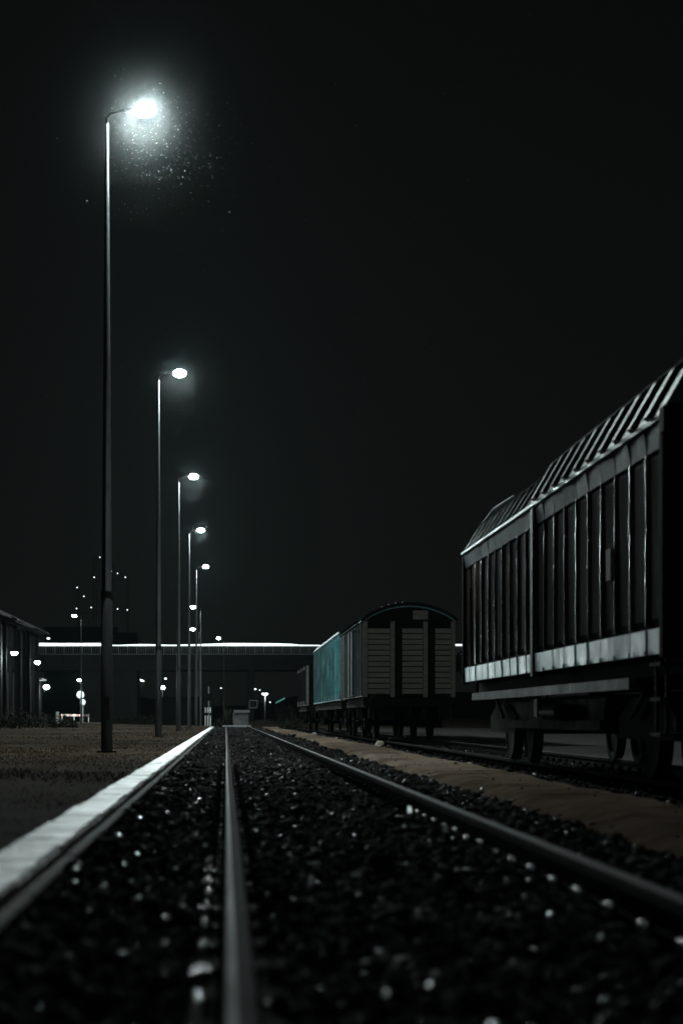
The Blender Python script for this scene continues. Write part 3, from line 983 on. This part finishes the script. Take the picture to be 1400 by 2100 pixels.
MB().cbox(-15.6, -9.6, .6, 8, -.3, zg - .002, .05).build('abutment', M['concrete'], br)
# lamps on the bridge deck, only the tops show
p = at(99, 1310, BY + 3)
street_lamp(p.x + .55, BY + 3, p.z - zb_ - .2, -1, 'lamp head peeking over the bridge handrail at its left end', G2, 0, z0=zb_, arm=.5, base_r=.05, lens='lamp_far')


# ------------------------------------------------------------------ warehouse on the left
wh = thing('warehouse', 'dark low warehouse with upright pilasters at the left edge', 'warehouse', (-10.8, 80, 0))
MB().box(-9, 0, 0, 35, -.2, 5.35).build('wall', M['warehouse'], wh)
MB().add([(.45, -.4, 5.40), (.45, 35.4, 5.40), (-4.5, 35.4, 7.0), (-4.5, -.4, 7.0), (-9.4, 35.4, 5.4), (-9.4, -.4, 5.4),
          (.45, -.4, 5.54), (.45, 35.4, 5.54), (-4.5, 35.4, 7.16), (-4.5, -.4, 7.16), (-9.4, 35.4, 5.54), (-9.4, -.4, 5.54)],
         [(0, 3, 2, 1), (3, 5, 4, 2), (6, 7, 8, 9), (9, 8, 10, 11), (0, 1, 7, 6), (1, 2, 8, 7), (2, 4, 10, 8), (0, 6, 9, 3), (3, 9, 11, 5), (4, 5, 11, 10)]).build('roof', M['dark_steel'], wh)
pl = MB().cbox(.002, .16, -.17, .17, -.1, 5.2, .015).mesh('pilaster', M['pilaster'])
for y in (1, 3.6, 6.2, 8.8, 11.4, 14, 16.6, 19.2, 21.8, 23.3, 26.3, 28.2, 31, 33.3):
    link('pilaster', pl, wh, (0, y, 0))
for y in (17.9, 20.5, 29.6):
    dr = MB().box(.003, .05, y - .75, y + .75, .1, 2.9).build('loading_door', M['dark_steel'], wh)
    MB().box(.051, .08, y - .8, y + .8, 2.91, 3.0).build('lintel', M['pilaster'], dr)
MB().tube([(.52, -.4, 5.47), (.52, 35.4, 5.47)], .06, 8).build('gutter', M['dark_steel'], wh)


def wall_lamp(x, y, z, label, watts, r=.13, lens='lamp_lens', z_foot=None):
    t = thing('wall_lamp', label, 'wall lamp', (x, y, z), 'wall lamps on the left buildings')
    lens = 'lamp_bowl'
    MB().tube([(-.45, 0, .12), (-.2, 0, .22), (0, 0, .12)], .025, 6).build('bracket', M['dark_steel'], t)
    MB().tube([(0, 0, .10), (0, 0, .02)], [.05, .21], 14).build('shade', M['dark_steel'], t)
    MB().ball((0, 0, -.03), (r * 1.25, r * 1.25, r * .85), 12, 6).build('bulb', M[lens], t, smooth=True)
    point_light('lamp_light', (0, 0, -.26), watts, t, .06)
    return t


wall_lamp(-10.28, 96.8, 3.78, 'round wall lamp on the warehouse, at the left edge of the photo', 380)
wall_lamp(-10.28, 108.6, 3.66, 'round wall lamp near the far end of the warehouse wall', 380)
sh = thing('shed', 'small dark shed beyond the end of the warehouse', 'shed', (-13.6, 128, 0.1))
MB().box(-1.5, 1.5, 0, 3, -.2, 2.9).build('wall', M['warehouse'], sh)
MB().add([(-1.7, -.2, 2.92), (1.8, -.2, 2.92), (1.8, 3.2, 2.92), (-1.7, 3.2, 2.92), (-1.7, -.2, 3.3), (1.8, -.2, 3.05), (1.8, 3.2, 3.05), (-1.7, 3.2, 3.3)],
         [(3, 2, 1, 0), (4, 5, 6, 7), (0, 1, 5, 4), (1, 2, 6, 5), (2, 3, 7, 6), (3, 0, 4, 7)]).build('roof', M['grey_paint'], sh)
MB().box(.3, 1.0, -.04, -.003, -.1, 1.95).build('door', M['grey_paint'], sh)
wall_lamp(-11.62, 129.0, 2.62, 'hooded lamp on the small shed, lowest of the three lamps on the left', 300, r=.16)


# ------------------------------------------------------------------ bushes
def bush(x, y, z, rx, ry, h, n, label, group='dark bushes'):
    t = thing('bush', label, 'bush', (x, y, z), group)
    lv, lf = [], []
    for i in range(n):
        a = random.uniform(0, 2 * math.pi)
        r = random.random() ** .5
        ht = random.random() ** .8 * (1 - .45 * r * r) * (.8 + .35 * math.sin(a * 3 + x))
        p = Vector((rx * r * math.cos(a), ry * r * math.sin(a), h * ht))
        s = random.uniform(.04, .10)
        e = Euler((random.uniform(-1.2, 1.2), random.uniform(-1.2, 1.2), a)).to_matrix()
        k = len(lv)
        for c in ((-s, 0, 0), (0, -s * .45, 0), (s, 0, .01), (0, s * .45, 0)):
            lv.append(tuple(p + e @ Vector(c)))
        lf.append((k, k + 1, k + 2, k + 3))
    MB().add(lv, lf).build('foliage', M['leaf'], t)
    st = MB()
    for i in range(7):
        a = random.uniform(0, 6.28)
        st.tube([(0, 0, -.1), (rx * .35 * math.cos(a), ry * .35 * math.sin(a), h * .5), (rx * .6 * math.cos(a), ry * .6 * math.sin(a), h * .85)], [.025, .017, .008], 5)
    st.build('stems', M['bark'], t)
    return t


bush(-10.0, 93, .12, .95, .6, .95, 900, 'low dark bush at the foot of the warehouse, at the left edge')
bush(-8.9, 96, .12, .8, .6, .75, 700, 'low dark bush in the middle of the row before the warehouse')
bush(-8.0, 98, .12, .7, .5, .65, 600, 'rightmost low bush of the row before the warehouse')
for i, (px_, Y, w, h, lb_) in enumerate(((240, 150, .9, .75, 'dark bush right of the nearest lamp post, under the bridge'),
                                         (275, 152, 1.0, .85, 'dark bush midway between the two nearest lamp posts, under the bridge'),
                                         (308, 150, .9, .7, 'dark bush just left of the second lamp post, under the bridge'))):
    bush(at(px_, 0, Y).x, Y, .1, w, .6, h, 800, lb_)
bush(at(467, 0, 143).x, 143, -.1, .38, .3, 1.5, 500, 'upright dark bush beside the track end, left of the buffer stop')
bush(at(452, 0, 146).x, 146, -.1, .4, .3, .7, 400, 'small dark bush left of the upright bush at the track end')
bush(at(596, 0, 118).x, 118, -.1, .7, .5, .8, 500, 'dark bush at the far end of the second track')
bush(at(578, 0, 170).x, 170, -.1, 1.2, .8, 2.0, 900, 'tall dark bush under the bridge right of the pier')
bush(at(604, 0, 180).x, 180, -.1, 1.2, .8, 2.4, 900, 'taller dark bush under the bridge beside the farthest wagon')


# ------------------------------------------------------------------ track end: buffer stop, sign, signal, hut, posts
bs = thing('buffer_stop', 'grey concrete buffer stop at the end of the near track', 'buffer stop', (.76, 139.4, -.1))
MB().cbox(-.26, .86, .25, 1.3, -.1, 1.05, .04).build('block', M['concrete_pale'], bs)
MB().box(-.2, .92, .18, 1.36, 1.053, 1.24).build('cap', M['dim_paint'], bs)
MB().box(-1.0, 1.0, -.12, .02, .06, .18).build('stop_beam', M['grey_paint'], bs)
for s in (-.75, .75):
    MB().beam((s, -.05, .2), (s, .9, -.1), .1, .1).build('strut', M['rail_side'], bs)
sg = thing('sign', 'square dark sign with pale border on a short post beside the buffer stop', 'sign', (at(519.5, 0, 139.2).x, 139.2, -.1))
MB().tube([(0, .06, -.1), (0, .06, 1.9)], .03, 8).build('post', M['dark_steel'], sg)
MB().box(-.25, .25, 0, .025, 1.42, 1.88).build('panel', M['dark_steel'], sg)
fr = MB()
fr.box(-.29, .29, -.02, .03, 1.881, 1.93).box(-.29, .29, -.02, .03, 1.37, 1.419).box(-.29, -.251, -.02, .03, 1.42, 1.88).box(.251, .29, -.02, .03, 1.42, 1.88)
fr.build('border', M['dim_paint'], sg)

hut = thing('hut', 'dark flat roofed hut beside the track behind the fourth kerb lamp', 'hut', (at(376, 0, 150).x, 150, 0.05))
MB().box(-1.6, 1.55, 0, 3, -.2, 2.0).build('wall', M['underframe'], hut)
MB().box(-1.72, 1.67, -.15, 3.1, 2.002, 2.14).build('roof', M['underframe'], hut)
MB().box(-.4, .45, -.03, -.003, -.1, 1.75).build('door', M['underframe'], hut)
MB().box(.8, 1.3, -.03, -.003, .9, 1.5).build('window', M['dark_steel'], hut)
sm = thing('signal', 'dim signal mast with dark head right of the hut', 'signal', (at(428, 0, 152).x, 152, 0))
MB().tube([(0, 0, -.2), (0, 0, 2.9)], .05, 8).build('mast', M['grey_paint'], sm)
MB().cbox(-.22, .22, -.10, .1, 1.9, 2.45, .02).build('head', M['dark_steel'], sm)
MB().tube([(0, -.101, 2.28), (0, -.16, 2.28)], .07, 10).build('visor', M['dark_steel'], sm)
MB().tube([(0, 0, 2.9), (0, 0, 3.0)], [.08, .02], 8).build('finial', M['grey_paint'], sm)
for px_, lbp in ((421, 'white post, leftmost of three beside the hut'), (426, 'white post, middle one of three beside the hut'), (431.5, 'white post, rightmost of three beside the hut')):
    p = at(px_, 0, 139)
    t = thing('marker_post', lbp, 'post', (p.x, 139, 0), 'white posts beside the hut')
    MB().tube([(0, 0, -.1), (0, 0, 1.32)], .04, 8).build('shaft', M['white_paint'], t)
    MB().tube([(0, 0, 1.32), (0, 0, 1.40)], [.04, .01], 8).build('tip', M['dark_steel'], t)
    MB().tube([(0, 0, .75), (0, 0, .95)], .042, 8).build('band', M['dark_steel'], t)

# traffic signs, small lamp and barrier on the far left
Y = 176.5
t = thing('street_lamp', 'short bright lamp post standing behind the round traffic signs', 'street lamp', (at(166.5, 0, Y).x, Y, .15), G2)
MB().tube([(0, 0, -.2), (0, 0, 3.75)], [.09, .06], 10).build('pole', M['white_paint'], t, smooth=True)
hd = MB().cbox(-.30, .05, -.12, .12, 3.83, 3.93, .02).build('lamp_head', M['lamp_case'], t)
MB().ball((-.14, 0, 3.80), (.2, .14, .1), 12, 6).build('lamp_lens', M['lamp_bowl'], hd, smooth=True)
point_light('lamp_light', (-.14, -.30, 3.60), 1600, t, .06)
for (px_, py_, r, Y, mat, lab) in ((165, 1425, .34, 178.5, 'white_paint', 'bright round white traffic sign on the far left'),
                                   (170, 1440.5, .27, 178.0, 'dim_paint', 'dim round traffic sign just below the bright round one'),
                                   (275, 1425.5, .25, 180.0, 'dark_steel', 'dark round sign under the bridge, upper of the two'),
                                   (275, 1437, .27, 179.6, 'dark_steel', 'dark round sign under the bridge, lower of the two')):
    p = at(px_, py_, Y)
    t = thing('traffic_sign', lab, 'traffic sign', (p.x, Y, 0), 'round traffic signs under the bridge')
    MB().tube([(0, 0, p.z), (0, -.03, p.z)], r, 20).build('disc', M[mat], t)
    MB().tube([(0, -.031, p.z), (0, -.045, p.z)], [r * .99, r * .85], 20).build('rim', M['grey_paint'] if mat != 'dark_steel' else M['underframe'], t)
    MB().tube([(0, .04, -.1), (0, .04, p.z + r)], .03, 8).build('post', M['grey_paint'] if mat != 'dark_steel' else M['dark_steel'], t)
Y = 179
p0, p1 = at(125, 1466, Y), at(183, 1470, Y)
t = thing('road_barrier', 'low pinkish white road barrier lit up at the foot of the traffic signs', 'barrier', (p0.x, Y, .1))
w = p1.x - p0.x
MB().box(0, w, 0, .05, .62, .80).build('board', M['white_paint'], t)
for k in range(4):
    a = w * (k + .15) / 4
    MB().box(a, a + w / 9, -.012, -.002, .625, .795).build('stripe', M['red_paint'], t)
for a in (.05, w * .45, w - .1):
    MB().box(a, a + .06, .052, .11, -.2, .85).build('leg', M['white_paint'], t)
p = at(118, 1465, 150)
t = thing('marker_post', 'short white post left of the low road barrier', 'post', (p.x, 150, .1))
MB().cbox(-.12, .12, -.06, .06, -.1, .95, .02).build('shaft', M['white_paint'], t)
MB().box(-.1, .1, -.07, -.061, .6, .7).build('band', M['red_paint'], t)

# ------------------------------------------------------------------ far small lamps
def small_lamp(px, py, Y, r, mat, label, watts=0, group='small distant lamps', h0=0.0):
    p = at(px, py, Y)
    t = thing('distant_lamp', label, 'lamp', (p.x, Y, h0), group)
    H = p.z - h0
    MB().tube([(0, .1, -.3), (0, .1, H + .1)], [.06, .04], 6).build('pole', M['dark_steel'], t)
    MB().box(-r, r, -r, .16, H + r * .72, H + r * .72 + .06).build('lamp_head', M['dark_steel'], t)
    MB().ball((0, 0, H), (r, r, r * .7), 10, 6).build('bulb', M[mat], t, smooth=True)
    if watts:
        point_light('lamp_light', (0, -r - .3, H - r - .1), watts, t, .06)
    return t


small_lamp(333, 1410.5, 205, .26, 'lamp_bowl', 'bright cyan lamp under the bridge at the second lamp post', 260)
small_lamp(339.5, 1392, 240, .16, 'lamp_far', 'small cyan lamp above the bright one under the bridge')
for i, (a, b, r, m) in enumerate(((282.5, 1392, .09, 'lamp_warm'), (287, 1393.5, .10, 'lamp_warm'), (290.5, 1396, .15, 'lamp_far'), (295, 1397, .09, 'lamp_warm'))):
    small_lamp(a, b, 240, r, m, ('leftmost of the four warm lamps under the bridge', 'second from left of the four warm lamps under the bridge',
                                'brightest and whitest of the four lamps in the warm cluster', 'rightmost of the four warm lamps under the bridge')[i],
               0 if i != 1 else 90)
small_lamp(453, 1411.5, 260, .11, 'lamp_far', 'small lamp left of the slim street lamp in front of the bridge')
small_lamp(431, 1456.5, 160, .055, 'lamp_far', 'tiny lamp right of the white posts')
small_lamp(523, 1413.5, 300, .17, 'lamp_far', 'distant lamp right of the bridge pier, leftmost of the group')
small_lamp(532.5, 1415.5, 330, .12, 'lamp_far', 'small distant lamp second from left, right of the bridge pier')
small_lamp(553.5, 1440.5, 300, .11, 'lamp_far', 'lowest distant lamp right of the bridge pier')
small_lamp(924.5, 1387.5, 150, .05, 'lamp_far', 'tiny lamp in the gap between the boarded wagon and the near wagon')
p = at(543, 1423.5, 300)
t = thing('street_lamp', 'distant twin headed street lamp right of the bridge pier', 'street lamp', (p.x, 300, 0), G2)
MB().tube([(0, 0, -.3), (0, 0, p.z + .15)], [.09, .06], 8).build('pole', M['railing'], t)
MB().beam((-.34, 0, p.z + .16), (.34, 0, p.z + .16), .05).build('cross_arm', M['dark_steel'], t)
for s in (-.29, .29):
    h_ = MB().box(s - .16, s + .16, -.1, .1, p.z + .2, p.z + .26).build('lamp_head', M['dark_steel'], t)
    MB().ball((s, 0, p.z), (.21, .2, .17), 10, 6).build('lamp_lens', M['lamp_far'], h_)
point_light('lamp_light', (0, -.4, p.z - .3), 200, t, .06)
a, b = at(565, 1442, 230), at(584, 1432, 230)
t = thing('lit_awning', 'sloping teal lit strip beyond the bridge, right of the distant lamps', 'awning', (a.x, 230, 0))
d = b - a
MB().beam((0, 0, a.z), (d.x, 0, b.z), .05, .16).build('light_strip', M['lamp_teal'], t)
MB().box(-.1, d.x + .1, .1, 3, -.2, a.z - .2).build('wall', M['dark_steel'], t)
MB().beam((-.1, .06, a.z - .12), (d.x + .1, .06, b.z - .02), .05, .05).beam((d.x, .1, -.1), (d.x, .1, b.z), .08).build('frame', M['dark_steel'], t)

# lattice tower with marker lamps, far behind the bridge on the left
TY = 340.0
tw = thing('lattice_tower', 'dark industrial lattice tower dotted with small lamps behind the left lamp post', 'tower', (0, TY, 0))
fr = MB()
xs_ = [at(a, 0, TY).x for a in (157, 193, 228, 261)]
tops = [at(0, a, TY).z for a in (1205, 1143, 1150, 1184)]
for X, zt in zip(xs_, tops):
    for yy in (-.6, 6):
        fr.beam((X, yy, -.3), (X, yy, zt), .10)
for zz in (6, 12, 18.4, 24):
    for i in range(3):
        if zz < min(tops[i], tops[i + 1]):
            fr.beam((xs_[i], -.6, zz), (xs_[i + 1], -.6, zz), .08)
            if zz < 19:
                fr.beam((xs_[i], -.6, zz - 5), (xs_[i + 1], -.6, zz), .06)
fr.build('frame', M['dark_steel'], tw)
for px_, py_ in ((205, 1143), (228, 1172), (241, 1176), (257, 1184), (193, 1184), (158, 1205), (172, 1223), (157, 1248), (187, 1246), (241, 1249), (261, 1251)):
    p = at(px_, py_, TY - 1)
    MB().ball((p.x, -1, p.z), .095, 8, 5).build('marker_lamp', M['lamp_tower'], tw)
ml = MB()
MB().box(at(82, 0, TY).x, at(232, 0, TY).x, 8, 16, -.3, at(0, 1281, TY).z).build('silo_block', M['dark_steel'], tw)
MB().box(at(232.2, 0, TY).x, at(275, 0, TY).x, 8, 16, -.3, at(0, 1293, TY).z).build('silo_block', M['dark_steel'], tw)
# low embankment beyond the track end
tag(sheet('embankment', np.linspace(1.6, 26, 26), np.linspace(141, 205, 26),
          lambda x, y: -.16 + .5 * np.clip((y - 141) / 40, 0, 1) * np.clip((x - 1.6) / 2, 0, 1) + .12 * vnoise(x * .7, y * .2, 41), M['grass_ground']), kind='structure')
tag(sheet('hill', np.linspace(-300, 300, 60), np.linspace(420, 700, 10),
          lambda x, y: -.5 + 7 * np.sin(np.clip((y - 420) / 280, 0, 1) * np.pi) * (.5 + .8 * vnoise(x * .03, y * 0, 44)), M['soil']), kind='structure')


# ------------------------------------------------------------------ falling drops lit by the lamps, and drop clusters imitating lens glow
def drops(P, size, name, label, mat):
    N = len(P)
    tv = np.array([(1, 0, -.6), (-.6, .9, -.6), (-.6, -.9, -.6), (0, 0, 1.6)], float)
    tf = np.array([(0, 2, 1), (0, 1, 3), (1, 2, 3), (2, 0, 3)])
    vv = tv[None] * size[:, None, None] * np.where(rng.random((N, 1, 1)) < .5, 1, np.array([[[-1, -1, 1]]]))
    vv[:, :, 0] += vv[:, :, 2] * rng.normal(.45, .12, N)[:, None]          # blown a little to the right
    vv = vv + P[:, None]
    ff = (tf[None] + (np.arange(N) * 4)[:, None, None]).reshape(-1, 3)
    tag(link(name, np_mesh(name, vv.reshape(-1, 3), ff, mat)), label, 'drizzle', kind='stuff')


def cloud(c, N, sc, rmin):
    d = rng.normal(size=(N, 3))
    d /= np.linalg.norm(d, axis=1)[:, None]
    r = rng.gamma(2.0, sc, N) + rmin
    return d * r[:, None] + np.array(c)


LP = [(-1.38, 33.8, 10.75), (-1.38, 59.6, 10.75), (-1.38, 85.2, 10.75), (-1.38, 109.6, 10.75), (-1.38, 136.0, 10.75)]
P = np.concatenate([cloud(LP[0], 260000, .31, .2)] + [cloud(c, 22000, .26, .2) for c in LP[1:4]])  # dense clusters added round each head for the halo
drops(P, rng.lognormal(0, .3, len(P)) * .00104, 'drizzle', 'fine drizzle packed round the lamp heads to imitate lens glow', M['glow_drop'])
Q = np.concatenate([rng.normal(0, 1, (n, 3)) * np.array([.62, .9, .55]) + np.array([c[0] + .30, c[1], c[2] - .55]) for c, n in zip(LP, (650, 170, 60, 40, 30))]
                   + [np.stack([rng.uniform(-9, 5, 1500), rng.uniform(20, 95, 1500), rng.uniform(.5, 11, 1500)], -1)])
drops(Q, rng.lognormal(0, .4, len(Q)) * .0025, 'raindrops', 'scattered raindrops glinting in the lamp light', M['rain_drop'])

# ------------------------------------------------------------------ night air
hz = MB().box(-440, 440, -80, 1120, -2.2, 40).build('haze', None)
hm = bpy.data.materials.new('haze')
hm.use_nodes = True
hm.node_tree.nodes.clear()
ho = hm.node_tree.nodes.new('ShaderNodeOutputMaterial')
hv = hm.node_tree.nodes.new('ShaderNodeVolumePrincipled')
hv.inputs['Color'].default_value = (0.68, 0.95, 0.96, 1)
hv.inputs['Density'].default_value = HAZE_DENS
hv.inputs['Anisotropy'].default_value = HAZE_ANISO
hm.node_tree.links.new(hv.outputs[0], ho.inputs['Volume'])
hz.data.materials.append(hm)
tag(hz, 'thin damp night air glowing around the lamps', 'haze', kind='stuff')
